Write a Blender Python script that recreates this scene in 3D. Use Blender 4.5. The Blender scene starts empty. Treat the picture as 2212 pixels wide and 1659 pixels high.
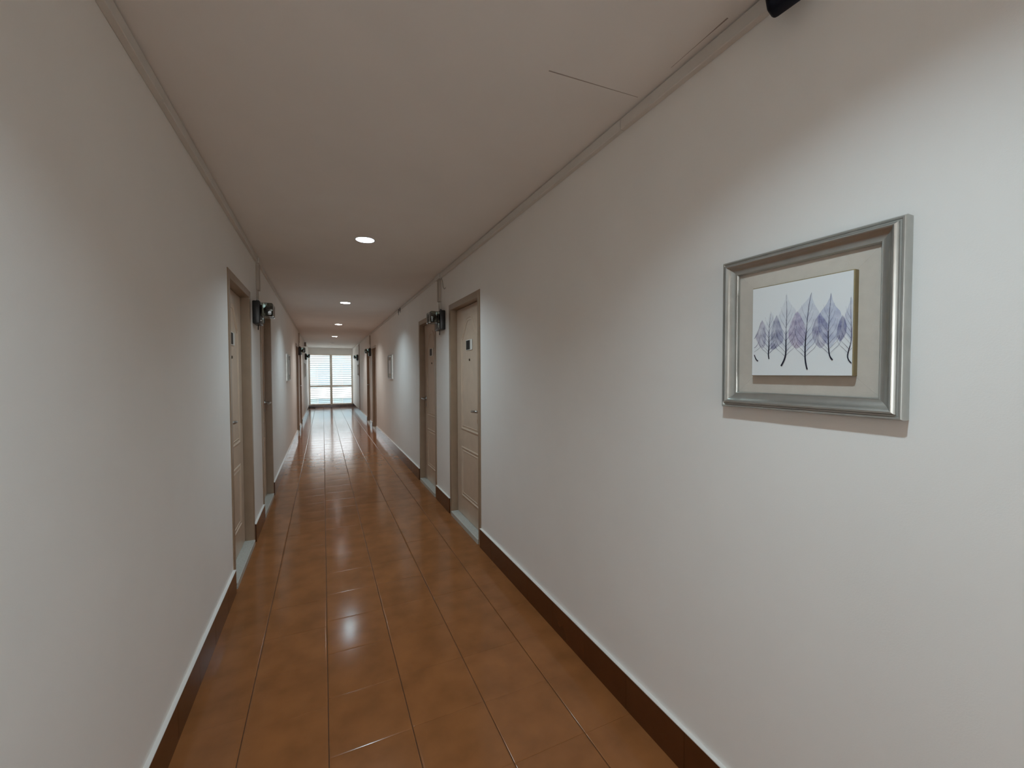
import bpy, bmesh, math, random
from mathutils import Vector, Matrix

random.seed(7)
scene = bpy.context.scene
col = scene.collection

# ------------------------------------------------------------------ camera
F_PX, YAW, PITCH, ROLL, CAM_H = 884.76, 0.4320, -0.0275, -0.0030, 1.3929
fw = Vector((math.sin(YAW) * math.cos(PITCH), math.cos(YAW) * math.cos(PITCH), math.sin(PITCH)))
r0 = Vector((math.cos(YAW), -math.sin(YAW), 0.0))
u0 = r0.cross(fw)
RT = math.cos(ROLL) * r0 + math.sin(ROLL) * u0
UP = -math.sin(ROLL) * r0 + math.cos(ROLL) * u0
cam_data = bpy.data.cameras.new('camera')
cam_data.sensor_fit = 'HORIZONTAL'
cam_data.sensor_width = 36.0
cam_data.lens = F_PX / 2212.0 * 36.0
cam_data.clip_start = 0.02
cam = bpy.data.objects.new('camera', cam_data)
col.objects.link(cam)
cam.matrix_world = Matrix(((RT.x, UP.x, -fw.x, 0.0), (RT.y, UP.y, -fw.y, 0.0),
                           (RT.z, UP.z, -fw.z, CAM_H), (0, 0, 0, 1)))
scene.camera = cam


def on_x(u, v, X):
    """photo pixel -> point on the vertical plane x = X"""
    d = RT * ((u - 1106.0) / F_PX) - UP * ((v - 829.5) / F_PX) + fw
    k = X / d.x
    return Vector((X, d.y * k, CAM_H + d.z * k))


# ------------------------------------------------------------------ world, exposure
SKY = (0.91, 0.965, 1.0)
SKY_STRENGTH = 5.6
world = bpy.data.worlds.new('sky')
scene.world = world
world.use_nodes = True
wn = world.node_tree.nodes
wn['Background'].inputs[0].default_value = (*SKY, 1)
wn['Background'].inputs[1].default_value = SKY_STRENGTH

vs = scene.view_settings
vs.view_transform = 'Standard'
vs.look = 'None'
vs.gamma = 1.0
vs.use_curve_mapping = False
vs.exposure = 0.28

scene.cycles.use_denoising = True
scene.cycles.diffuse_bounces = 8
scene.cycles.max_bounces = 14
scene.cycles.caustics_reflective = False
scene.cycles.caustics_refractive = False
scene.cycles.sample_clamp_indirect = 4.0

# lamp settings (the lamps themselves are made in make_downlight)
LAMP_W = 13.5
COOL = (0.71, 0.905, 1.0)
WARM = (0.98, 0.95, 0.90)

# ------------------------------------------------------------------ measures
XL, XR = -0.533, 1.133          # wall faces
ZC = 2.425                      # ceiling
Y0, Y1 = -4.7, 18.4             # added open rear end for fill light, far wall
DOOR_W, DOOR_H = 0.87, 2.055    # opening in the wall
DOORS_R = [3.487, 4.885, 10.49, 11.89]
DOORS_L = [3.497, 4.925, 10.54, 11.93]
LIGHT_X = 0.31
LIGHTS = [0.35, 3.38, 6.50, 9.42, 12.55, 15.30]


# ------------------------------------------------------------------ materials
def srgb(r, g, b):
    def c(x):
        x /= 255.0
        return x / 12.92 if x <= 0.04045 else ((x + 0.055) / 1.055) ** 2.4
    return (c(r), c(g), c(b), 1.0)


def mat(name, color, rough=0.6, metal=0.0, spec=0.5, noise=0.0, nscale=20.0, bump=0.0, bscale=200.0,
        coat=0.0, trans=0.0, rand=0.0, rvar=0.0):
    m = bpy.data.materials.new(name)
    m.use_nodes = True
    nt = m.node_tree
    b = nt.nodes['Principled BSDF']
    b.inputs['Base Color'].default_value = color
    b.inputs['Roughness'].default_value = rough
    b.inputs['Metallic'].default_value = metal
    b.inputs['Specular IOR Level'].default_value = spec
    b.inputs['Coat Weight'].default_value = coat
    b.inputs['Transmission Weight'].default_value = trans
    geo = nt.nodes.new('ShaderNodeNewGeometry')
    src = None
    if noise > 0 or rand > 0:
        hsv = nt.nodes.new('ShaderNodeHueSaturation')
        hsv.inputs['Color'].default_value = color
        acc = None
        if noise > 0:
            n = nt.nodes.new('ShaderNodeTexNoise')
            n.inputs['Scale'].default_value = nscale
            n.inputs['Detail'].default_value = 4
            nt.links.new(geo.outputs['Position'], n.inputs['Vector'])
            mr = nt.nodes.new('ShaderNodeMapRange')
            mr.inputs['From Min'].default_value = 0.3
            mr.inputs['From Max'].default_value = 0.7
            mr.inputs['To Min'].default_value = 1 - noise
            mr.inputs['To Max'].default_value = 1 + noise
            nt.links.new(n.outputs['Fac'], mr.inputs['Value'])
            acc = mr.outputs[0]
        if rand > 0:
            oi = nt.nodes.new('ShaderNodeObjectInfo')
            mr2 = nt.nodes.new('ShaderNodeMapRange')
            mr2.inputs['To Min'].default_value = 1 - rand
            mr2.inputs['To Max'].default_value = 1 + rand
            nt.links.new(oi.outputs['Random'], mr2.inputs['Value'])
            if acc is None:
                acc = mr2.outputs[0]
            else:
                mm = nt.nodes.new('ShaderNodeMath')
                mm.operation = 'MULTIPLY'
                nt.links.new(acc, mm.inputs[0])
                nt.links.new(mr2.outputs[0], mm.inputs[1])
                acc = mm.outputs[0]
        nt.links.new(acc, hsv.inputs['Value'])
        nt.links.new(hsv.outputs[0], b.inputs['Base Color'])
    if rvar > 0:
        n3 = nt.nodes.new('ShaderNodeTexNoise')
        n3.inputs['Scale'].default_value = 6.0
        n3.inputs['Detail'].default_value = 5
        nt.links.new(geo.outputs['Position'], n3.inputs['Vector'])
        mr3 = nt.nodes.new('ShaderNodeMapRange')
        mr3.inputs['To Min'].default_value = rough - rvar
        mr3.inputs['To Max'].default_value = rough + rvar
        nt.links.new(n3.outputs['Fac'], mr3.inputs['Value'])
        nt.links.new(mr3.outputs[0], b.inputs['Roughness'])
    if bump > 0:
        n2 = nt.nodes.new('ShaderNodeTexNoise')
        n2.inputs['Scale'].default_value = bscale
        n2.inputs['Detail'].default_value = 3
        nt.links.new(geo.outputs['Position'], n2.inputs['Vector'])
        bp = nt.nodes.new('ShaderNodeBump')
        bp.inputs['Strength'].default_value = bump
        bp.inputs['Distance'].default_value = 0.002
        nt.links.new(n2.outputs['Fac'], bp.inputs['Height'])
        nt.links.new(bp.outputs[0], b.inputs['Normal'])
    return m


def emit_mat(name, color, strength):
    m = bpy.data.materials.new(name)
    m.use_nodes = True
    b = m.node_tree.nodes['Principled BSDF']
    b.inputs['Base Color'].default_value = (0.9, 0.9, 0.9, 1)
    b.inputs['Emission Color'].default_value = (*color, 1)
    b.inputs['Emission Strength'].default_value = strength
    return m


def ink_mat(name, color, alpha):
    m = bpy.data.materials.new(name)
    m.use_nodes = True
    nt = m.node_tree
    b = nt.nodes['Principled BSDF']
    b.inputs['Base Color'].default_value = color
    b.inputs['Roughness'].default_value = 0.8
    b.inputs['Specular IOR Level'].default_value = 0.2
    if alpha < 1:
        geo = nt.nodes.new('ShaderNodeNewGeometry')
        n = nt.nodes.new('ShaderNodeTexNoise')
        n.inputs['Scale'].default_value = 60
        n.inputs['Detail'].default_value = 3
        nt.links.new(geo.outputs['Position'], n.inputs['Vector'])
        mr = nt.nodes.new('ShaderNodeMapRange')
        mr.inputs['From Min'].default_value = 0.3
        mr.inputs['From Max'].default_value = 0.7
        mr.inputs['To Min'].default_value = alpha * 0.5
        mr.inputs['To Max'].default_value = alpha * 1.4
        nt.links.new(n.outputs['Fac'], mr.inputs['Value'])
        nt.links.new(mr.outputs[0], b.inputs['Alpha'])
    return m


M = {}
M['wall'] = mat('wall_paint', (0.86, 0.84, 0.81, 1), 0.55, spec=0.35, noise=0.015, nscale=3.0, bump=0.12, bscale=350)
M['ceiling'] = mat('ceiling_paint', (0.82, 0.79, 0.76, 1), 0.7, spec=0.25, noise=0.02, nscale=2.5, bump=0.1, bscale=250)
M['trunk'] = mat('trunking_plastic', (0.66, 0.63, 0.59, 1), 0.5, noise=0.03, nscale=8)
M['drop'] = mat('drop_old_plastic', (0.44, 0.385, 0.33, 1), 0.5, noise=0.05, nscale=12)
M['tile'] = mat('terracotta_tile', (0.285, 0.112, 0.038, 1), 0.15, spec=0.26, noise=0.14, nscale=7.0, rand=0.06, bump=0.02, bscale=9, rvar=0.03)
M['grout'] = mat('dark_grout', (0.095, 0.042, 0.018, 1), 0.9, noise=0.2, nscale=30)
M['base_tile'] = mat('baseboard_tile', (0.088, 0.028, 0.009, 1), 0.16, noise=0.1, nscale=8, rand=0.06)
M['cap'] = mat('baseboard_top_paint', (0.80, 0.78, 0.75, 1), 0.45)
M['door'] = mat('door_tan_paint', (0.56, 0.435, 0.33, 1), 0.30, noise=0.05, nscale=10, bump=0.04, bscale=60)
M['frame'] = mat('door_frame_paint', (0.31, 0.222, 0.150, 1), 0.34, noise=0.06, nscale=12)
M['sill'] = mat('terrazzo_sill', (0.50, 0.50, 0.46, 1), 0.35, noise=0.18, nscale=160)
M['plate'] = mat('white_plate', (0.72, 0.70, 0.65, 1), 0.35)
M['black'] = mat('black_plastic', (0.012, 0.012, 0.013, 1), 0.35)
M['blackout'] = mat('black_print', (0.006, 0.006, 0.006, 1), 0.5)
M['steel'] = mat('brushed_steel', (0.42, 0.41, 0.39, 1), 0.3, metal=1.0)
M['chrome'] = mat('reflector_chrome', (0.30, 0.31, 0.31, 1), 0.2, metal=1.0)
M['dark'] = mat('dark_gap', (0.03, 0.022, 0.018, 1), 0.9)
M['crack'] = mat('ceiling_crack', (0.38, 0.33, 0.30, 1), 0.9)
M['brass'] = mat('peephole_dark_brass', (0.10, 0.07, 0.04, 1), 0.35, metal=0.8)
M['cable'] = mat('cable_grey_paint', (0.22, 0.19, 0.16, 1), 0.6)
M['silver'] = mat('silver_leaf_frame', (0.46, 0.465, 0.44, 1), 0.32, metal=0.75, noise=0.06, nscale=25)
M['mat'] = mat('linen_mat', (0.62, 0.56, 0.49, 1), 0.9, noise=0.03, nscale=40, bump=0.3, bscale=900)
M['board'] = mat('olive_backing_board', (0.27, 0.215, 0.11, 1), 0.7, noise=0.06, nscale=20)
M['canvas'] = mat('white_print_paper', (0.80, 0.82, 0.83, 1), 0.6)
M['winframe'] = mat('cream_window_frame', (0.86, 0.79, 0.70, 1), 0.45)
M['slat'] = mat('louvre_pale_blue_grey', (0.24, 0.30, 0.32, 1), 0.5)
M['ring'] = mat('downlight_white_trim', (0.78, 0.80, 0.82, 1), 0.35)
M['reflect'] = mat('downlight_reflector', (0.72, 0.76, 0.80, 1), 0.35, metal=0.3)
M['lamp_cool'] = emit_mat('lamp_cool_white', (0.62, 0.86, 1.0), 9.0)
M['lamp_warm'] = emit_mat('lamp_warm_white', (1.0, 0.97, 0.90), 9.0)
M['lamp_off'] = mat('lamp_unlit', (0.5, 0.48, 0.44, 1), 0.5)
M['lens'] = mat('smoky_clear_lens', (0.50, 0.56, 0.53, 1), 0.06, trans=1.0)
M['ground'] = mat('pale_concrete', (0.50, 0.47, 0.42, 1), 0.9, noise=0.1, nscale=0.5)
M['facade'] = mat('facade_pale_grey', (0.30, 0.385, 0.41, 1), 0.9, noise=0.05, nscale=0.6)
M['facade_white'] = mat('facade_white', (0.45, 0.46, 0.45, 1), 0.9)
M['pane'] = mat('facade_blue_glass', (0.23, 0.32, 0.37, 1), 0.5)
M['camera_shell'] = mat('navy_black_shell', (0.003, 0.004, 0.010, 1), 0.5, spec=0.15)
M['camera_lens'] = mat('grey_lens', (0.02, 0.026, 0.032, 1), 0.3)


# ------------------------------------------------------------------ mesh builder
class MB:
    def __init__(self):
        self.v, self.f, self.sm = [], [], []

    def add(self, verts, faces, smooth=False):
        n = len(self.v)
        self.v += [tuple(p) for p in verts]
        for k, f in enumerate(faces):
            self.f.append([i + n for i in f])
            self.sm.append(smooth[k] if isinstance(smooth, list) else smooth)
        return self

    def box(self, x0, x1, y0, y1, z0, z1):
        vs_ = [(x, y, z) for z in (z0, z1) for y in (y0, y1) for x in (x0, x1)]
        return self.add(vs_, [(0, 2, 3, 1), (4, 5, 7, 6), (0, 1, 5, 4), (2, 6, 7, 3), (0, 4, 6, 2), (1, 3, 7, 5)])

    def bevel_box(self, x0, x1, y0, y1, z0, z1, b=0.004, seg=2):
        bm = bmesh.new()
        bmesh.ops.create_cube(bm, size=1.0)
        for v in bm.verts:
            v.co = Vector(((x0 + x1) / 2 + v.co.x * (x1 - x0), (y0 + y1) / 2 + v.co.y * (y1 - y0),
                           (z0 + z1) / 2 + v.co.z * (z1 - z0)))
        bmesh.ops.bevel(bm, geom=list(bm.edges), offset=b, segments=seg, profile=0.5, affect='EDGES')
        bm.verts.index_update()
        bm.normal_update()
        self.add([v.co[:] for v in bm.verts], [[v.index for v in f.verts] for f in bm.faces],
                 [seg > 1 and max(abs(c) for c in f.normal) < 0.999 for f in bm.faces])
        bm.free()
        return self

    def lathe(self, prof, c=(0, 0, 0), n=24, axis='z', cap0=False, cap1=False, smooth=True):
        vs_, fs = [], []
        for (r, h) in prof:
            for i in range(n):
                a = 2 * math.pi * i / n
                p = (r * math.cos(a), r * math.sin(a), h)
                if axis == 'y':
                    p = (p[0], h, p[1])
                elif axis == 'x':
                    p = (h, p[0], p[1])
                vs_.append((p[0] + c[0], p[1] + c[1], p[2] + c[2]))
        for k in range(len(prof) - 1):
            for i in range(n):
                j = (i + 1) % n
                fs.append((k * n + i, k * n + j, (k + 1) * n + j, (k + 1) * n + i))
        self.add(vs_, fs, smooth)
        m = len(self.v) - len(vs_)
        if cap0:
            self.f.append([m + i for i in range(n)][::-1]); self.sm.append(False)
        if cap1:
            self.f.append([m + (len(prof) - 1) * n + i for i in range(n)]); self.sm.append(False)
        return self

    def tube(self, pts, r, n=8):
        pts = [Vector(p) for p in pts]
        rs = r if isinstance(r, (list, tuple)) else [r] * len(pts)
        vs_, fs = [], []
        for k, p in enumerate(pts):
            d = (pts[min(k + 1, len(pts) - 1)] - pts[max(k - 1, 0)]).normalized()
            a = d.cross(Vector((0, 0, 1)))
            if a.length < 1e-4:
                a = d.cross(Vector((1, 0, 0)))
            a.normalize()
            b = d.cross(a)
            for i in range(n):
                t = 2 * math.pi * i / n
                vs_.append(p + (a * math.cos(t) + b * math.sin(t)) * rs[k])
        for k in range(len(pts) - 1):
            for i in range(n):
                j = (i + 1) % n
                fs.append((k * n + i, k * n + j, (k + 1) * n + j, (k + 1) * n + i))
        fs.append(list(range(n))[::-1])
        fs.append([(len(pts) - 1) * n + i for i in range(n)])
        return self.add(vs_, fs, True)

    def mesh(self, name, m):
        me = bpy.data.meshes.new(name)
        me.from_pydata(self.v, [], self.f)
        for p, s in zip(me.polygons, self.sm):
            p.use_smooth = s
        me.materials.append(m)
        bm = bmesh.new()
        bm.from_mesh(me)
        bmesh.ops.recalc_face_normals(bm, faces=bm.faces)
        bm.to_mesh(me)
        bm.free()
        if any(self.sm):
            me.set_sharp_from_angle(angle=math.radians(50))
        return me

    def build(self, name, m, parent=None, loc=None, rotz=0.0):
        return link(name, self.mesh(name, m), parent, loc, rotz)


def link(name, me, parent=None, loc=None, rotz=0.0):
    o = bpy.data.objects.new(name, me)
    col.objects.link(o)
    if parent is not None:
        o.parent = parent
    if loc is not None:
        o.location = loc
    o.rotation_euler = (0, 0, rotz)
    return o


def tag(o, label=None, cat=None, group=None, kind=None):
    if label: o['label'] = label
    if cat: o['category'] = cat
    if group: o['group'] = group
    if kind: o['kind'] = kind
    return o


def empty(name, loc=(0, 0, 0), rotz=0.0):
    o = bpy.data.objects.new(name, None)
    col.objects.link(o)
    o.location = loc
    o.rotation_euler = (0, 0, rotz)
    o.empty_display_size = 0.1
    return o


def copy_tree(o, parent=None):
    c = o.copy()
    col.objects.link(c)
    c.parent = parent
    for ch in o.children:
        copy_tree(ch, c)
    return c


RIGHT, LEFT = math.pi / 2, -math.pi / 2   # wall-mounted things: local x along the wall, local y out of it

# ------------------------------------------------------------------ walls
TH = 0.18


def wall(name, x0, x1, centres):
    mb = MB()
    y = Y0
    for c in sorted(centres):
        a, b = c - DOOR_W / 2, c + DOOR_W / 2
        mb.box(x0, x1, y, a, -0.05, ZC)
        mb.box(x0, x1, a, b, DOOR_H, ZC)
        y = b
    mb.box(x0, x1, y, Y1, -0.05, ZC)
    o = mb.build(name, M['wall'])
    return tag(o, kind='structure')


wr = tag(wall('wall_right', XR, XR + TH, DOORS_R), 'white painted right corridor wall carrying the nearest framed picture', 'wall')
wl = tag(wall('wall_left', XL - TH, XL, DOORS_L), 'white painted left corridor wall without a picture in front', 'wall')
# added: corridor left open behind the viewer, unseen, so daylight fills it
rear = MB()
rear.box(XL - TH, XL + 0.05, Y0 - 0.15, Y0, -0.05, ZC)
rear.box(XR - 0.05, XR + TH, Y0 - 0.15, Y0, -0.05, ZC)
rear.box(XL + 0.05, XR - 0.05, Y0 - 0.15, Y0, ZC - 0.12, ZC)
tag(rear.build('wall_fill_opening', M['wall']), 'white wall around the added, unseen open end behind the viewer that lets in fill light', 'wall', kind='structure')
WX0, WX1, WZ0, WZ1 = -0.512, 1.112, 0.10, 2.165
fwall = MB()
fwall.box(XL - TH, WX0, Y1, Y1 + 0.15, -0.05, ZC)
fwall.box(WX1, XR + TH, Y1, Y1 + 0.15, -0.05, ZC)
fwall.box(WX0, WX1, Y1, Y1 + 0.15, -0.05, WZ0)
fwall.box(WX0, WX1, Y1, Y1 + 0.15, WZ1, ZC)
tag(fwall.build('wall_far', M['wall']), 'cream wall strip around the louvred window at the corridor end', 'wall', kind='structure')

# ------------------------------------------------------------------ ceiling with round holes
R_HOLE = 0.069


def ceiling():
    mb = MB()
    cx0, cx1 = XL - TH, XR + TH
    hx = 0.12
    n = 32
    y = Y0 - 0.15
    T = 0.16
    for ly in LIGHTS:
        a, b = ly - hx, ly + hx
        mb.add([(cx0, y, ZC), (cx1, y, ZC), (cx1, a, ZC), (cx0, a, ZC)], [(0, 1, 2, 3)])
        mb.add([(cx0, a, ZC), (LIGHT_X - hx, a, ZC), (LIGHT_X - hx, b, ZC), (cx0, b, ZC)], [(0, 1, 2, 3)])
        mb.add([(LIGHT_X + hx, a, ZC), (cx1, a, ZC), (cx1, b, ZC), (LIGHT_X + hx, b, ZC)], [(0, 1, 2, 3)])
        inner, outer, top = [], [], []
        for i in range(n):
            t = 2 * math.pi * (i + 0.5) / n
            c, s = math.cos(t), math.sin(t)
            k = hx / max(abs(c), abs(s))
            inner.append((LIGHT_X + R_HOLE * c, ly + R_HOLE * s, ZC))
            outer.append((LIGHT_X + k * c, ly + k * s, ZC))
        fs = [(i, (i + 1) % n, n + (i + 1) % n, n + i) for i in range(n)]
        mb.add(inner + outer, fs)
        # corner fillers of the square
        for q in range(4):
            i = (q * n // 4 + n // 8 - 1) % n
            p, r = outer[i], outer[(i + 1) % n]
            cxs = LIGHT_X + hx * (1 if q in (0, 3) else -1)
            cys = ly + hx * (1 if q in (0, 1) else -1)
            mb.add([p, (cxs, cys, ZC), r], [(0, 1, 2)])
        y = b
    mb.add([(cx0, y, ZC), (cx1, y, ZC), (cx1, Y1 + 0.15, ZC), (cx0, Y1 + 0.15, ZC)], [(0, 1, 2, 3)])
    mb.add([(cx0, Y0 - .15, ZC + T), (cx1, Y0 - .15, ZC + T), (cx1, Y1 + .15, ZC + T), (cx0, Y1 + .15, ZC + T)], [(0, 1, 2, 3)])
    for (xa, ya, xb, yb) in ((cx0, Y0 - .15, cx1, Y0 - .15), (cx1, Y0 - .15, cx1, Y1 + .15),
                             (cx1, Y1 + .15, cx0, Y1 + .15), (cx0, Y1 + .15, cx0, Y0 - .15)):
        mb.add([(xa, ya, ZC), (xb, yb, ZC), (xb, yb, ZC + T), (xa, ya, ZC + T)], [(0, 1, 2, 3)])
    return mb.build('ceiling', M['ceiling'])


ceil = tag(ceiling(), 'flat plaster corridor ceiling with round recessed downlights', 'ceiling', kind='structure')


def crack(p, q, w):
    p, q = Vector((*p, 0)), Vector((*q, 0))
    d = (q - p).normalized()
    s = Vector((-d.y, d.x, 0)) * w / 2
    z = Vector((0, 0, 0.0006))
    vs_ = [p + s * 1.3, p - s * 1.3, q - s * .5, q + s * .5]
    vs_ = [Vector((a.x, a.y, ZC)) - z for a in vs_] + [Vector((a.x, a.y, ZC + 0.001)) for a in vs_]
    MB().add(vs_, [(0, 1, 2, 3), (4, 7, 6, 5), (0, 4, 5, 1), (1, 5, 6, 2), (2, 6, 7, 3), (3, 7, 4, 0)]).build('crack', M['crack'], ceil)


crack((0.716, 1.244), (1.087, 1.223), 0.0035)
crack((1.086, 0.846), (1.086, 0.919), 0.004)
crack((1.086, 0.919), (1.086, 1.06), 0.0014)

# ------------------------------------------------------------------ floor
floor = MB().box(XL - TH, XR + TH, Y0 - 0.15, Y1 + 0.15, -0.06, -0.004).build('floor', M['grout'])
tag(floor, 'glossy terracotta tile floor running down the corridor', 'floor', kind='structure')
COLS = [(XL, -0.3), (-0.3, 0.0), (0.0, 0.3), (0.3, 0.6), (0.6, 0.9), (0.9, XR)]
COL_OFF = [0.04, -0.045, 0.0, 0.006, 0.0, -0.004]
PH = 1.5896


def tile_geo(mb, w, d, cx, cy, tilt=(0, 0)):
    n = 6
    ks = [-1, -0.985, -0.95, -0.5, 0, 0.5, 0.95, 0.985, 1]
    vs_, fs = [], []
    for j in ks:
        for i in ks:
            e = max(abs(i), abs(j))
            z = -0.0010 * max(0, (abs(i) - 0.985) / 0.015) - 0.0003 * max(0, (abs(j) - 0.985) / 0.015) - 0.0002 * (abs(j) ** 2) - 0.0001 * abs(i) ** 2
            vs_.append((cx + i * w / 2, cy + j * d / 2, z + i * tilt[0] + j * tilt[1]))
    m = len(ks)
    for j in range(m - 1):
        for i in range(m - 1):
            fs.append((j * m + i, j * m + i + 1, (j + 1) * m + i + 1, (j + 1) * m + i))
    ring = [i for i in range(m)] + [k * m + m - 1 for k in range(1, m)] + \
           [(m - 1) * m + i for i in range(m - 2, -1, -1)] + [k * m for k in range(m - 2, 0, -1)]
    base = len(vs_)
    for k in ring:
        vs_.append((vs_[k][0], vs_[k][1], -0.005))
    L = len(ring)
    for k in range(L):
        fs.append((ring[k], base + k, base + (k + 1) % L, ring[(k + 1) % L]))
    mb.add(vs_, fs, True)


tile_me = []
for (a, b) in COLS:
    mb = MB()
    tile_geo(mb, b - a - 0.0030, 0.2996, 0, 0)
    tile_me.append(mb.mesh('floor_tile', M['tile']))
rest = MB()
rnd = random.Random(3)
for ci, (a, b) in enumerate(COLS):
    r = -26
    while True:
        yc = PH + COL_OFF[ci] + 0.3 * r + 0.15
        r += 1
        if yc + 0.15 > Y1 + 0.02:
            break
        if yc - 0.15 < Y0:
            continue
        ii = round((yc - 1.0) / 0.3)
        if 0 <= ii < 50:
            o = link('floor_tile', tile_me[ci], floor, ((a + b) / 2, yc, rnd.uniform(-0.0003, 0.0002)))
            o.rotation_euler = (rnd.gauss(0, 0.0010), rnd.gauss(0, 0.0007), 0)
        else:
            tile_geo(rest, b - a - 0.003, 0.2996, (a + b) / 2, yc,
                     (rnd.gauss(0, 0.00012), rnd.gauss(0, 0.00022)))
tag(rest.build('floor_tile_field', M['tile'], floor), kind='stuff')

# ------------------------------------------------------------------ baseboards
BB_H, BB_T = 0.150, 0.0155


def baseboard(name, rot, xw, centres, label):
    sgn = -1 if rot == RIGHT else 1
    root = tag(empty(name, (xw, 0, 0), rot), label, 'baseboard', kind='structure')
    # local x = +Y on the right wall, -Y on the left wall
    segs, y = [], Y0
    for c in sorted(centres):
        segs.append((y, c - DOOR_W / 2)); y = c + DOOR_W / 2
    segs.append((y, Y1))
    cache = {}
    for (a, b) in segs:
        k = math.floor((a - PH) / 0.3)
        cuts = [a]
        while True:
            k += 1
            t = PH + 0.3 * k + 0.02
            if t >= b - 0.03:
                break
            if t > a + 0.03:
                cuts.append(t)
        cuts.append(b)
        for p, q in zip(cuts[:-1], cuts[1:]):
            w = round(q - p - 0.0012, 3)
            if w not in cache:
                cache[w] = MB().bevel_box(-w / 2, w / 2, 0, BB_T, -0.003, BB_H - 0.003, 0.0010, 1).mesh('baseboard_tile', M['base_tile'])
            s = 1 if rot == RIGHT else -1
            link('baseboard_tile', cache[w], root, (s * (p + q) / 2, 0, 0))
        s = 1 if rot == RIGHT else -1
        lo, hi = sorted((s * a, s * b))
        MB().box(lo, hi, 0, BB_T, BB_H - 0.003, BB_H).build('painted_top_edge', M['cap'], root)
    return root


baseboard('baseboard_right', RIGHT, XR, DOORS_R, 'dark brown tile baseboard along the right wall with white top edge')
baseboard('baseboard_left', LEFT, XL, DOORS_L, 'dark brown tile baseboard along the left wall with white top edge')
bf = tag(empty('baseboard_far', (0, Y1, 0)), 'brown tile strip below the louvred window', 'baseboard', kind='structure')
for a, b in zip([XL + .016, -0.3, 0, .3, .6, .9], [-0.3, 0, .3, .6, .9, XR - .016]):
    MB().bevel_box(a + .0006, b - .0006, -0.014, 0.0, -0.003, 0.098, 0.001, 1).build('baseboard_tile', M['base_tile'], bf)

# ------------------------------------------------------------------ doors
LEAF_N = -0.058          # leaf face behind the wall face
FR = 0.055               # frame face width
SILL_H = 0.040


def panel_loop(x0, x1, z0, z1, arch=0.0, n=24):
    pts = [(x0, z0), (x1, z0), (x1, z1)]
    if arch > 0:
        for i in range(1, n):
            t = i / n
            x = x1 + (x0 - x1) * t
            s = min(1.0, (1 - abs(2 * t - 1)) / 0.82)
            pts.append((x, z1 + arch * (s * s * (3 - 2 * s))))
    pts.append((x0, z1))
    return pts


def offset_loop(pts, d):
    n = len(pts)
    out = []
    for i in range(n):
        p0, p1, p2 = Vector(pts[i - 1]), Vector(pts[i]), Vector(pts[(i + 1) % n])
        e1, e2 = (p1 - p0).normalized(), (p2 - p1).normalized()
        n1, n2 = Vector((-e1.y, e1.x)), Vector((-e2.y, e2.x))
        m = (n1 + n2).normalized()
        out.append(p1 + m * (d / max(0.5, m.dot(n1))))
    return out


def moulding(pts, prof, n0):
    mb = MB()
    loops = [offset_loop(pts, d) for d, h in prof]
    k = len(pts)
    vs_ = [(p[0], n0 + h, p[1]) for lp, (d, h) in zip(loops, prof) for p in lp]
    fs = []
    for a in range(len(prof) - 1):
        for i in range(k):
            j = (i + 1) % k
            fs.append((a * k + i, a * k + j, (a + 1) * k + j, (a + 1) * k + i))
    return mb.add(vs_, fs, False)


PROF = [(0.0, -0.001), (0.004, 0.006), (0.012, 0.007), (0.020, 0.001), (0.030, 0.001), (0.040, 0.004), (0.043, -0.001)]


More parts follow.
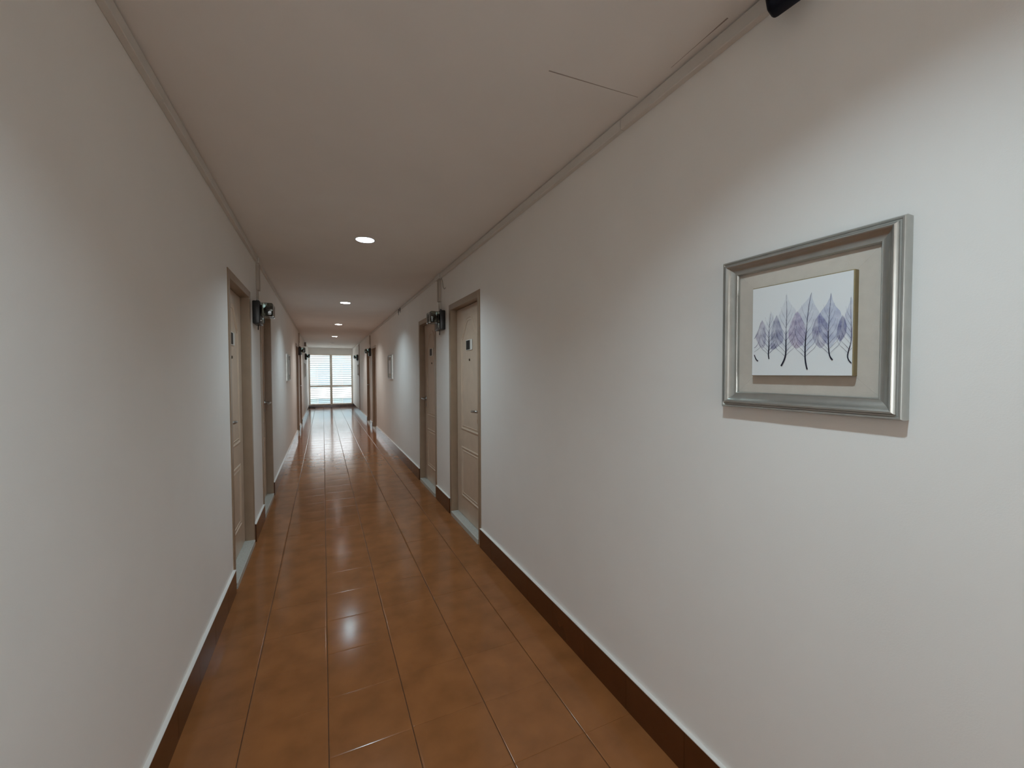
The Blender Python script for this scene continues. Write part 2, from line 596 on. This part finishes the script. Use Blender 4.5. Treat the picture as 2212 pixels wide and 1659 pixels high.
def make_door(hand):
    """hand -1: handle on the local -x side, +1: on the +x side. origin on the floor at the wall face"""
    root = empty('door')
    W2 = DOOR_W / 2
    wi = W2 - FR
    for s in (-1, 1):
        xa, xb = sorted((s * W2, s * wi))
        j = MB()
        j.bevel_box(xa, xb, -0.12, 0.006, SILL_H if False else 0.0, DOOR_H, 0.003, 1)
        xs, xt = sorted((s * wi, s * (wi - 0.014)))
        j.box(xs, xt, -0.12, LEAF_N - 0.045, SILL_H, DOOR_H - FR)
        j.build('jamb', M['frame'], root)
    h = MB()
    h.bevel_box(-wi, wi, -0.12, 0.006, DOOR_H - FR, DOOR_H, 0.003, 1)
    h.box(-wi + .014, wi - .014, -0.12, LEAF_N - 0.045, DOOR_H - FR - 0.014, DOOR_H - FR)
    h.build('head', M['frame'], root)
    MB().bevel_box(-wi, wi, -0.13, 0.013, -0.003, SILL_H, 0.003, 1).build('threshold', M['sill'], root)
    lw = wi - 0.006
    leaf = MB().bevel_box(-lw, lw, LEAF_N - 0.042, LEAF_N, SILL_H + 0.003, DOOR_H - FR - 0.003, 0.0015, 1).build('leaf', M['door'], root)
    gap = MB()  # dark strips standing in for the shade in the gap around the leaf
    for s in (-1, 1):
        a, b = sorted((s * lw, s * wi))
        gap.box(a, b, LEAF_N - 0.04, LEAF_N - 0.003, SILL_H, DOOR_H - FR)
    gap.box(-lw, lw, LEAF_N - 0.04, LEAF_N - 0.003, DOOR_H - FR - 0.003, DOOR_H - FR)
    gap.build('gap_shade', M['dark'], root)
    px = lw - 0.135
    moulding(panel_loop(-px, px, 0.86, 1.73, 0.175), PROF, LEAF_N).build('panel_moulding', M['door'], leaf)
    moulding(panel_loop(-px, px, 0.225, 0.70), PROF, LEAF_N).build('panel_moulding', M['door'], leaf)
    # number plate with a blank black field
    MB().bevel_box(-0.085, 0.085, LEAF_N, LEAF_N + 0.006, 1.595, 1.690, 0.002, 1).build('number_plate', M['plate'], leaf)
    MB().box(-0.028, 0.074, LEAF_N + 0.006, LEAF_N + 0.0072, 1.602, 1.684).build('black_number_field', M['blackout'], leaf)
    MB().lathe([(0.011, 0), (0.011, 0.004), (0.007, 0.006), (0.0, 0.0055)], (0.0, LEAF_N, 1.51), 14, 'y').build('peephole', M['brass'], leaf)
    # lever handle
    hx = hand * (lw - 0.06)
    hd = MB()
    hd.lathe([(0.0, 0.009), (0.024, 0.008), (0.026, 0.0)], (hx, LEAF_N, 1.07), 18, 'y')
    d = -hand
    hd.tube([(hx, LEAF_N, 1.07), (hx, LEAF_N + 0.045, 1.07), (hx + d * .012, LEAF_N + 0.055, 1.071),
             (hx + d * .06, LEAF_N + 0.055, 1.069), (hx + d * 0.125, LEAF_N + 0.05, 1.064)],
            [.010, .010, .011, .010, .009], 10)
    hd.build('lever_handle', M['steel'], leaf)
    MB().bevel_box(hx - 0.012, hx + 0.012, LEAF_N, LEAF_N + 0.004, 0.965, 1.005, 0.002, 1).build('keyhole_plate', M['steel'], leaf)
    return root


proto = {}
dn = 0
labels_r = ['tan panelled door on the right nearest the framed leaf picture',
            'second tan panelled door on the right, just past the twin-lens emergency light',
            'third door on the right wall, far down the corridor past a small picture',
            'fourth door on the right wall, the last before the louvred window']
labels_l = ['tan panelled door nearest on the left wall with black number field',
            'second tan panelled door on the left wall, just past the emergency light',
            'third door on the left wall, far down the corridor past a small picture',
            'fourth door on the left wall, the last before the louvred window']
for side, xw, rot, ctr, labs in (('r', XR, RIGHT, DOORS_R, labels_r), ('l', XL, LEFT, DOORS_L, labels_l)):
    for i, c in enumerate(ctr):
        near = (i % 2 == 0)
        hand = (-1 if near else 1) * (1 if side == 'r' else -1)
        dn += 1
        if hand not in proto:
            o = make_door(hand)
            proto[hand] = o
        else:
            o = copy_tree(proto[hand])
        o.name = 'door_%d' % dn
        o.location = (xw, c, 0)
        o.rotation_euler = (0, 0, rot)
        tag(o, labs[i], 'door', 'panelled corridor doors', 'structure')

# ------------------------------------------------------------------ window with louvres
win = tag(empty('window_1', ((WX0 + WX1) / 2, Y1, 0)), 'cream framed louvred window filling the far corridor end', 'window', kind='structure')
wx = (WX1 - WX0) / 2
YA, YB = 0.01, 0.09
SX = 0.040
MB().bevel_box(-wx, -wx + SX, YA, YB, WZ0, WZ1, 0.003, 1).build('frame_stile', M['winframe'], win)
MB().bevel_box(wx - SX, wx, YA, YB, WZ0, WZ1, 0.003, 1).build('frame_stile', M['winframe'], win)
MB().bevel_box(-wx + SX, wx - SX, YA, YB, WZ1 - 0.04, WZ1, 0.003, 1).build('head_rail', M['winframe'], win)
MB().bevel_box(-wx + SX, wx - SX, YA, YB, WZ0, WZ0 + 0.05, 0.003, 1).build('sill_rail', M['winframe'], win)
MB().bevel_box(-0.045, 0.045, YA - .005, YB, WZ0 + .05, WZ1 - .04, 0.003, 1).build('mullion', M['winframe'], win)
for s in (-1, 1):
    a, b = sorted((s * 0.045, s * (wx - SX)))
    MB().bevel_box(a, b, YA, YB, 0.83, 0.905, 0.003, 1).build('transom', M['winframe'], win)
tilt = math.radians(17)
sl = MB()
hw = (wx - SX - 0.045) / 2
sd = 0.035
c_, s_ = math.cos(tilt), math.sin(tilt)
vs_ = []
for (y, z) in ((-sd, -.003), (sd, -.003), (sd, .003), (-sd, .003)):
    vs_ += [(-hw + .001, y * c_ + z * s_, -y * s_ + z * c_), (hw - .001, y * c_ + z * s_, -y * s_ + z * c_)]
sl.add(vs_, [(0, 1, 3, 2), (2, 3, 5, 4), (4, 5, 7, 6), (6, 7, 1, 0), (0, 2, 4, 6), (1, 7, 5, 3)])
slat_me = sl.mesh('louvre_slat', M['slat'])
for s in (-1, 1):
    xc = s * (0.045 + hw)
    for (z0, z1, n) in ((0.905, 2.125, 16), (0.15, 0.83, 9)):
        for k in range(n):
            link('louvre_slat', slat_me, win, (xc, 0.05, z0 + (z1 - z0) * (k + 0.5) / n))

tag(MB().box(-60, 60, Y0 - 90, Y1 + 90, -3.2, -3.0).build('ground', M['ground']), 'pale concrete ground outside the corridor, beyond the louvred window', 'ground', kind='structure')

# ------------------------------------------------------------------ hazy building across the yard
bd = tag(empty('building', (0.0, 34.0, -3.0)), 'pale hazy building glimpsed between the louvres of the far window', 'building')
MB().box(-9.0, 11.0, 0.0, 8.0, 0.0, 6.4).build('wall', M['facade'], bd)
MB().box(-9.2, 11.2, -0.15, 8.0, 6.4, 6.7).build('parapet', M['facade'], bd)
MB().box(-9.0, 11.0, -0.9, 0.0, 2.55, 2.75).build('balcony_slab', M['facade_white'], bd)
MB().box(-9.0, 11.0, -0.9, -0.82, 2.75, 3.30).build('balcony_wall', M['facade_white'], bd)
for fx in (-7.6, -5.2, -2.8, -0.35, 1.35, 4.4, 6.8, 9.0):
    for fz in (0.7, 3.35):
        f_ = MB().box(fx - 0.05, fx + 1.05, -0.06, 0.0, fz - 0.05, fz + 1.85).build('window_frame', M['facade_white'], bd)
        MB().box(fx, fx + 1.0, -0.07, -0.06, fz, fz + 1.8).build('pane', M['pane'], f_)

# ------------------------------------------------------------------ downlights


def make_downlight(y, lit, warm, label):
    root = tag(empty('downlight', (LIGHT_X, y, ZC)), label, 'downlight', 'recessed ceiling downlights')
    MB().lathe([(0.066, 0.004), (0.066, -0.002), (0.069, -0.004), (0.075, -0.003), (0.078, -0.0002)], n=36).build('trim_ring', M['ring'], root)
    MB().lathe([(0.0665, 0.0), (0.064, 0.02), (0.056, 0.07), (0.050, 0.075)], n=36).build('reflector', M['reflect'], root)
    lm = (M['lamp_warm'] if warm else M['lamp_cool']) if lit else M['lamp_off']
    MB().lathe([(0.0, 0.052), (0.038, 0.053), (0.046, 0.056), (0.048, 0.062), (0.0565, 0.074)], n=28).build('lamp', lm, root)
    if lit:
        ld = bpy.data.lights.new('downlight_lamp', 'AREA')
        ld.shape = 'DISK'
        ld.size = 0.092
        ld.energy = LAMP_W
        ld.color = WARM if warm else COOL
        lo = bpy.data.objects.new('lamp_light', ld)
        col.objects.link(lo)
        lo.parent = root
        lo.location = (0, 0, 0.050)
    return root


DL = ['lit downlight overhead beside the framed leaf picture, outside the picture',
      'largest lit blue-white downlight, nearest in view on the ceiling',
      'second lit white downlight along the corridor ceiling',
      'third lit downlight along the corridor ceiling, a thin white ellipse',
      'fourth lit downlight along the ceiling, the farthest one glowing',
      'unlit downlight on the ceiling close to the louvred window']
for i, y in enumerate(LIGHTS):
    make_downlight(y, i < 5, i >= 3, DL[i])

# ------------------------------------------------------------------ cable trunking at the ceiling edge


def trunking(side, label):
    xw, rot = (XR, RIGHT) if side == 'r' else (XL, LEFT)
    s = 1 if side == 'r' else -1
    root = tag(empty('cable_trunking_1' if side == 'r' else 'cable_trunking_2', (xw, 0, 0), rot), label, 'trunking', kind='structure')  # root of the cable trunking on this wall, not a moulding

    def seg(name, ya, yb, n1, z0, z1, m='trunk'):
        a, b = sorted((s * ya, s * yb))
        return MB().bevel_box(a, b, 0.0, n1, z0, z1, 0.002, 1).build(name, M[m], root)
    e1 = 4.17 if side == 'r' else 4.25
    ys = [Y0, -0.6, 1.35 if side == 'r' else 1.9, e1]
    for a, b in zip(ys[:-1], ys[1:]):
        seg('trunking_length', a + .001, b - .001, 0.024, ZC - 0.048, ZC - 0.005)
    seg('trunking_joint', e1, e1 + 0.012, 0.014, ZC - 0.044, ZC - 0.004, 'dark')
    seg('tee_piece', e1 + .012, e1 + 0.20, 0.030, ZC - 0.050, ZC - 0.003)
    seg('trunking_length', e1 + .20, 10.9, 0.016, ZC - 0.034, ZC - 0.004)
    seg('trunking_length', 10.901, Y1 - 0.01, 0.016, ZC - 0.030, ZC - 0.004)
    # drops to the emergency lights
    for yc in (e1 + 0.08, 11.26):
        seg('drop', yc - 0.035, yc + 0.035, 0.026, 2.14, ZC - 0.050, 'drop')
        seg('drop_tail', yc - 0.018, yc + 0.030, 0.014, 2.035, 2.139, 'drop')
    return root


tr = trunking('r', 'painted cable trunking along the ceiling edge of the right wall')
tl = trunking('l', 'painted cable trunking along the ceiling edge of the left wall')
for yy, ln in ((6.60, 0.075), (6.73, 0.095)):
    o = MB().tube([(0, 0.022, 0), (0.002, 0.023, -ln * .5), (0.001, 0.021, -ln)], [.007, .006, .003], 6).build(
        'cable_stub', M['black'], None, (XR, yy, ZC - 0.012), RIGHT)
    tag(o, ('nearer' if yy < 6.65 else 'farther') + ' of two short black cable ends hanging high on the right wall', 'cable', 'black cable ends')
MB().tube([(0.02, 0.012, 2.378), (0.005, 0.005, 2.33), (-0.02, 0.004, 2.27), (-0.05, 0.004, 2.245), (-0.10, 0.003, 2.248)], 0.0022, 6).build(
    'loose_wire', M['cable'], tr, (4.14, 0, 0))
tag(MB().tube([(0, 0.010, 0.12), (0, 0.010, ZC - .032)], 0.008, 8).build('conduit_pipe', M['frame'], None, (XR, 14.83, 0), RIGHT),
    'thin brown conduit pipe running up the right wall near the window', 'pipe')
jb = tag(empty('junction_box', (XL, 14.75, 2.26), LEFT), 'small dark box high on the left wall near the window', 'box')
MB().bevel_box(-0.09, 0.09, 0, 0.045, 0, 0.125, 0.004, 1).build('box_body', M['cable'], jb)
MB().bevel_box(-0.094, 0.094, 0.045, 0.052, -0.003, 0.128, 0.003, 1).build('box_cover', M['cable'], jb)

# ------------------------------------------------------------------ emergency lights


def make_emergency():
    root = empty('emergency_light')
    b = MB().bevel_box(-0.105, 0.105, 0.0, 0.055, 0.0, 0.195, 0.008, 2).build('battery_case', M['black'], root)
    MB().lathe([(0.012, 0), (0.012, 0.022), (0.0, 0.022)], (-0.02, 0.025, 0.193), 12, 'z').build('cable_gland', M['black'], b)
    MB().lathe([(0.0, 0.066), (0.004, 0.064), (0.005, 0.055)], (0.075, 0, 0.03), 8, 'y').build('indicator', M['plate'], b)
    for x in (-0.054, 0.054):
        h = MB()
        h.lathe([(0.022, 0.05), (0.026, 0.062), (0.040, 0.070)], (x, 0, 0.125), 18, 'y').build('lamp_head', M['black'], root)
        hd = root.children[-1]
        MB().lathe([(0.010, 0.080), (0.030, 0.095), (0.036, 0.125), (0.0365, 0.128)], (x, 0, 0.125), 18, 'y').build('reflector', M['chrome'], hd)
        # thick clear lens box, open towards the wall
        g = MB()
        g.bevel_box(x - 0.047, x + 0.047, 0.058, 0.150, 0.068, 0.182, 0.012, 3)
        g.build('lens', M['lens'], hd)
    # small clear pilot lamp and pull cord below the case
    MB().lathe([(0.0, -0.004), (0.010, -0.002), (0.011, 0.03), (0.008, 0.045)], (-0.055, 0.062, 0.022), 12, 'z').build('pilot_lamp', M['lens'], root)
    MB().tube([(0.01, 0.03, 0.0), (0.012, 0.03, -0.022), (0.02, 0.03, -0.045)], 0.004, 6).build('cord', M['black'], root)
    return root


em = make_emergency()
spots = [(XR, 4.165, 1.832, RIGHT, 'black twin-lens emergency light on the right wall between the first two doors'),
         (XL, 4.16, 1.815, LEFT, 'black twin-lens emergency light on the left wall between the first two doors'),
         (XR, 11.22, 1.835, RIGHT, 'emergency light on the right wall between the two far doors'),
         (XL, 11.24, 1.835, LEFT, 'emergency light on the left wall between the two far doors'),
         (XR, 15.45, 1.84, RIGHT, 'small emergency light on the right wall closest to the louvred window'),
         (XL, 15.1, 1.84, LEFT, 'small emergency light on the left wall closest to the louvred window')]
for i, (x, y, z, rot, lab) in enumerate(spots):
    o = em if i == 0 else copy_tree(em)
    o.location = (x, y, z)
    o.rotation_euler = (0, 0, rot)
    tag(o, lab, 'emergency light', 'twin-lens emergency lights')

# ------------------------------------------------------------------ framed pictures
PS = 0.216      # half size of the frame


def make_picture():
    root = empty('framed_picture')
    prof = [(0, 0.0), (0, 0.024), (0.003, 0.0285), (0.0065, 0.0285), (0.008, 0.0265), (0.011, 0.0270), (0.0135, 0.033),
            (0.0175, 0.0365), (0.0205, 0.0350), (0.024, 0.0295), (0.030, 0.0245), (0.036, 0.0215), (0.041, 0.0205),
            (0.0435, 0.0215), (0.0455, 0.0195), (0.046, 0.008), (0.046, 0.0)]
    for q in range(4):
        mb = MB()
        vs_ = []
        for (i, d) in prof:
            e = PS - i
            for t in (-1, 1):
                x, z = t * e, e
                for _ in range(q):
                    x, z = -z, x
                vs_.append((x, d, z))
        fs = [(2 * k, 2 * k + 1, 2 * k + 3, 2 * k + 2) for k in range(len(prof) - 1)]
        mb.add(vs_, fs, True)
        me = mb.mesh('frame_rail', M['silver'])
        link('frame_rail', me, root)
    inner, hole = PS - 0.0455, 0.1165
    for q in range(4):
        pts = [(-inner, 0.0105, inner), (inner, 0.0105, inner), (hole, 0.0125, hole), (-hole, 0.0125, hole)]
        pts = [(x + (0.00015 if k in (0, 3) else -0.00015), y, z) for k, (x, y, z) in enumerate(pts)]
        out = []
        for (x, y, z) in pts + [(x, 0.004, z) for (x, y, z) in pts]:
            for _ in range(q):
                x, z = -z, x
            out.append((x, y, z))
        MB().add(out, [(0, 1, 2, 3), (7, 6, 5, 4), (0, 4, 5, 1), (1, 5, 6, 2), (2, 6, 7, 3), (3, 7, 4, 0)]).build('mat_panel', M['mat'], root)
    MB().bevel_box(-0.1265, 0.1185, 0.006, 0.0285, -0.1225, 0.1225, 0.001, 1).build('backing_board', M['board'], root)
    cv = MB().box(-0.1245, 0.1165, 0.0285, 0.0300, -0.1212, 0.1200).build('print_sheet', M['canvas'], root)
    return root, cv


pic, cv0 = make_picture()
pics = [(XR, 0.6525, 1.505, RIGHT, 'silver framed square picture of lavender leaf trees, large on the right wall'),
        (XR, 7.72, 1.505, RIGHT, 'small silver framed picture halfway down the right wall'),
        (XL, 7.62, 1.49, LEFT, 'small silver framed picture halfway down the left wall'),
        (XR, 15.10, 1.505, RIGHT, 'distant framed picture on the right wall near the louvred window'),
        (XL, 14.35, 1.49, LEFT, 'distant framed picture on the left wall near the louvred window')]
for i, (x, y, z, rot, lab) in enumerate(pics):
    o = pic if i == 0 else copy_tree(pic)
    o.location = (x, y, z)
    o.rotation_euler = (0, 0, rot)
    tag(o, lab, 'picture', 'framed wall pictures')

# the leaf print of the nearest picture, traced on the sheet (photo pixel -> point on the sheet)
PX = XR - 0.0300


def art(cx, cy):
    cx = max(174, min(1442, cx))
    p = on_x(1600 + cx / 5.927, 570 + cy / 5.927, PX)
    x = min(0.1163, max(-0.1243, p.y - 0.6525))
    return (x, p.z - 1.505)


blades = [
    ([(182, 930), (225, 850), (255, 760), (275, 720), (300, 760), (320, 860), (325, 960), (310, 1050), (280, 1085), (240, 1060), (205, 980)], 'purple', .34),
    ([(388, 600), (430, 720), (470, 830), (480, 950), (440, 1060), (375, 1110), (300, 1040), (260, 950), (290, 820), (350, 720)], 'blue', .12),
    ([(462, 655), (490, 720), (520, 800), (548, 900), (545, 990), (500, 1040), (440, 1090), (390, 1100), (380, 1000), (395, 850), (430, 720)], 'violet', .36),
    ([(590, 378), (610, 450), (650, 530), (700, 580), (720, 640), (725, 800), (700, 950), (650, 1050), (590, 1110), (520, 1050), (470, 960), (450, 850), (470, 700), (520, 590), (565, 480)], 'blue', .13),
    ([(728, 605), (770, 670), (810, 750), (835, 850), (830, 960), (790, 1040), (720, 1090), (660, 1050), (615, 960), (615, 840), (650, 740), (695, 640)], 'mauve', .34),
    ([(912, 355), (920, 450), (960, 540), (1010, 620), (1020, 760), (1000, 900), (950, 1020), (840, 1120), (740, 1020), (690, 900), (690, 740), (730, 610), (800, 520), (870, 440)], 'blue', .17),
    ([(1020, 622), (1060, 690), (1105, 760), (1125, 860), (1110, 970), (1070, 1050), (1020, 1085), (960, 1030), (915, 930), (915, 830), (950, 730)], 'purple', .36),
    ([(1160, 365), (1180, 460), (1215, 540), (1275, 600), (1300, 680), (1290, 820), (1240, 950), (1140, 1090), (1060, 980), (1000, 850), (985, 720), (1020, 620), (1090, 530), (1140, 440)], 'blue', .30),
    ([(1308, 650), (1340, 710), (1360, 790), (1350, 890), (1310, 960), (1270, 1000), (1230, 930), (1235, 830), (1270, 720)], 'violet', .48),
    ([(1415, 410), (1440, 470), (1441, 520), (1442, 980), (1420, 990), (1350, 900), (1320, 780), (1330, 670), (1370, 570), (1400, 490)], 'blue', .22),
    ([(1441, 780), (1441, 1000), (1425, 950), (1422, 840)], 'mauve', .4),
]
INK = {'purple': (0.20, 0.15, 0.36, 1), 'violet': (0.14, 0.13, 0.33, 1), 'mauve': (0.36, 0.20, 0.42, 1), 'blue': (0.24, 0.30, 0.62, 1)}
lay = 0
for pts, cname, al in blades:
    lay += 1
    # round the outline a little
    out = []
    n = len(pts)
    for i in range(n):
        a, b = Vector(pts[i]), Vector(pts[(i + 1) % n])
        out += [a.lerp(b, .12), a.lerp(b, .88)] if pts[i][1] != min(p[1] for p in pts) else [a, a.lerp(b, .88)]
    vs_ = [art(p[0], p[1]) for p in out]
    d = 0.0300 + 0.00006 * lay
    MB().add([(x, d, z) for x, z in vs_], [list(range(len(vs_)))]).build('printed_leaf', ink_mat('ink_%s_%d' % (cname, lay), INK[cname], al * 0.8), cv0)
stems = [
    [(226, 1246, 14), (200, 1220, 14), (178, 1165, 10)],
    [(366, 1218, 14), (358, 1150, 14), (366, 1050, 12), (366, 900, 9), (375, 760, 5), (388, 640, 2)],
    [(520, 1308, 18), (560, 1230, 20), (580, 1150, 18), (583, 1000, 14), (585, 850, 10), (595, 600, 7), (588, 400, 3)],
    [(855, 1352, 18), (838, 1280, 20), (828, 1180, 18), (832, 1000, 15), (845, 850, 11), (858, 700, 9), (880, 520, 7), (910, 370, 4)],
    [(1180, 1232, 18), (1145, 1180, 18), (1130, 1090, 15), (1125, 900, 11), (1135, 700, 8), (1150, 520, 6), (1160, 380, 4)],
    [(1440, 1280, 14), (1400, 1250, 15), (1372, 1190, 16), (1385, 1110, 13), (1415, 1000, 10), (1420, 850, 8), (1415, 650, 6), (1415, 430, 4)],
]
M['stem_ink'] = ink_mat('ink_dark_stem', (0.022, 0.020, 0.035, 1), 1.0)
M['stem_top_ink'] = ink_mat('ink_grey_stem', (0.10, 0.10, 0.16, 1), 0.8)
M['vein_ink'] = ink_mat('ink_vein', (0.06, 0.05, 0.14, 1), 0.62)


def ribbon(mb, pts, d):
    k = len(pts)
    vs_ = []
    for i, (x, y, w_) in enumerate(pts):
        a, b = pts[max(i - 1, 0)], pts[min(i + 1, k - 1)]
        t = Vector((b[0] - a[0], b[1] - a[1])).normalized()
        for s in (-1, 1):
            ax, az = art(x - s * t.y * w_ / 2, y + s * t.x * w_ / 2)
            vs_.append((ax, d, az))
    mb.add(vs_, [(2 * i, 2 * i + 1, 2 * i + 3, 2 * i + 2) for i in range(k - 1)])


def refine(pts, n=5):
    out = []
    for i in range(len(pts) - 1):
        p0, p1, p2, p3 = (Vector(pts[max(i - 1, 0)]), Vector(pts[i]), Vector(pts[i + 1]), Vector(pts[min(i + 2, len(pts) - 1)]))
        for j in range(n):
            t = j / n
            out.append(tuple(0.5 * ((2 * p1) + (p2 - p0) * t + (2 * p0 - 5 * p1 + 4 * p2 - p3) * t * t + (3 * p1 - p0 - 3 * p2 + p3) * t ** 3)))
    out.append(tuple(pts[-1]))
    return out


for si, st in enumerate(stems):
    pts = refine(st)
    cut = len(pts) if si == 0 else int(len(pts) * 0.52)
    mb = MB(); ribbon(mb, pts[:cut + 1], 0.0314); mb.build('printed_stem', M['stem_ink'], cv0)
    if cut < len(pts):
        mb = MB(); ribbon(mb, pts[cut:], 0.03135); mb.build('printed_stem_tip', M['stem_top_ink'], cv0)
    if si == 0:
        veins = [((176, 1080), (215, 1040), (250, 960), (265, 860)), ((176, 1130), (230, 1090), (262, 1060), (300, 1040)),
                 ((176, 960), (215, 900), (240, 820), (262, 750))]
        mb = MB()
        for vn in veins:
            ribbon(mb, refine([(x, y, 5 - k) for k, (x, y) in enumerate(vn)]), 0.0312)
        mb.build('printed_veins', M['vein_ink'], cv0)
        continue
    mb = MB()

    def at_y(yv):
        best = min(pts, key=lambda p: abs(p[1] - yv))
        return best[0]
    ybase = {1: 1165, 2: 1190, 3: 1200, 4: 1160, 5: 1140}[si]
    sc = {1: 0.72, 2: 0.95, 3: 1.0, 4: 0.95, 5: 0.9}[si]
    for k, dy in enumerate((0, 55, 125, 205, 290, 380, 480)):
        yv = ybase - dy * sc
        sx = at_y(yv)
        wv = (1.0 - 0.09 * k) * sc
        for s in (-1, 1):
            if k > 4 and s == 1:
                yv2 = yv - 25
            else:
                yv2 = yv - (12 if s == 1 else 0)
            q = [(sx, yv2, 6 - .5 * k), (sx + s * 62 * wv, yv2 - 62 * sc, 5 - .4 * k), (sx + s * 118 * wv, yv2 - 112 * sc, 4 - .35 * k),
                 (sx + s * 158 * wv, yv2 - 190 * sc, 3 - .25 * k), (sx + s * 172 * wv, yv2 - 275 * sc, 1.5)]
            if k > 3:
                q = q[:4]
            q = [p for p in q if 176 <= p[0] <= 1440]
            if len(q) > 1:
                ribbon(mb, refine(q, 4), 0.0311 + 0.00005 * k)
    mb.build('printed_veins', M['vein_ink'], cv0)

# ------------------------------------------------------------------ dark camera housing at the ceiling edge
sc_ = tag(empty('security_camera', (1.062, 0.672, ZC)), 'navy-black rounded camera housing at the ceiling edge above the framed picture', 'camera')
MB().lathe([(0.0, 0.0), (0.026, 0.0), (0.026, -0.006), (0.010, -0.012), (0.009, -0.040)], (0, 0, 0), 20).build('mount', M['camera_shell'], sc_)
hb = MB().bevel_box(-0.026, 0.026, -0.040, 0.040, -0.046, 0.046, 0.013, 4).build('housing', M['camera_shell'], sc_, (0.0, -0.004, -0.070))
hb.rotation_euler = (Matrix.Rotation(math.radians(-9), 3, Vector((0.80, 0.52, 0.30))) @
                     Matrix.Rotation(math.radians(18), 3, 'Z')).to_euler()
MB().lathe([(0.0, -0.045), (0.014, -0.046), (0.018, -0.041)], (0, 0, 0), 20, 'y').build('lens', M['camera_lens'], hb)
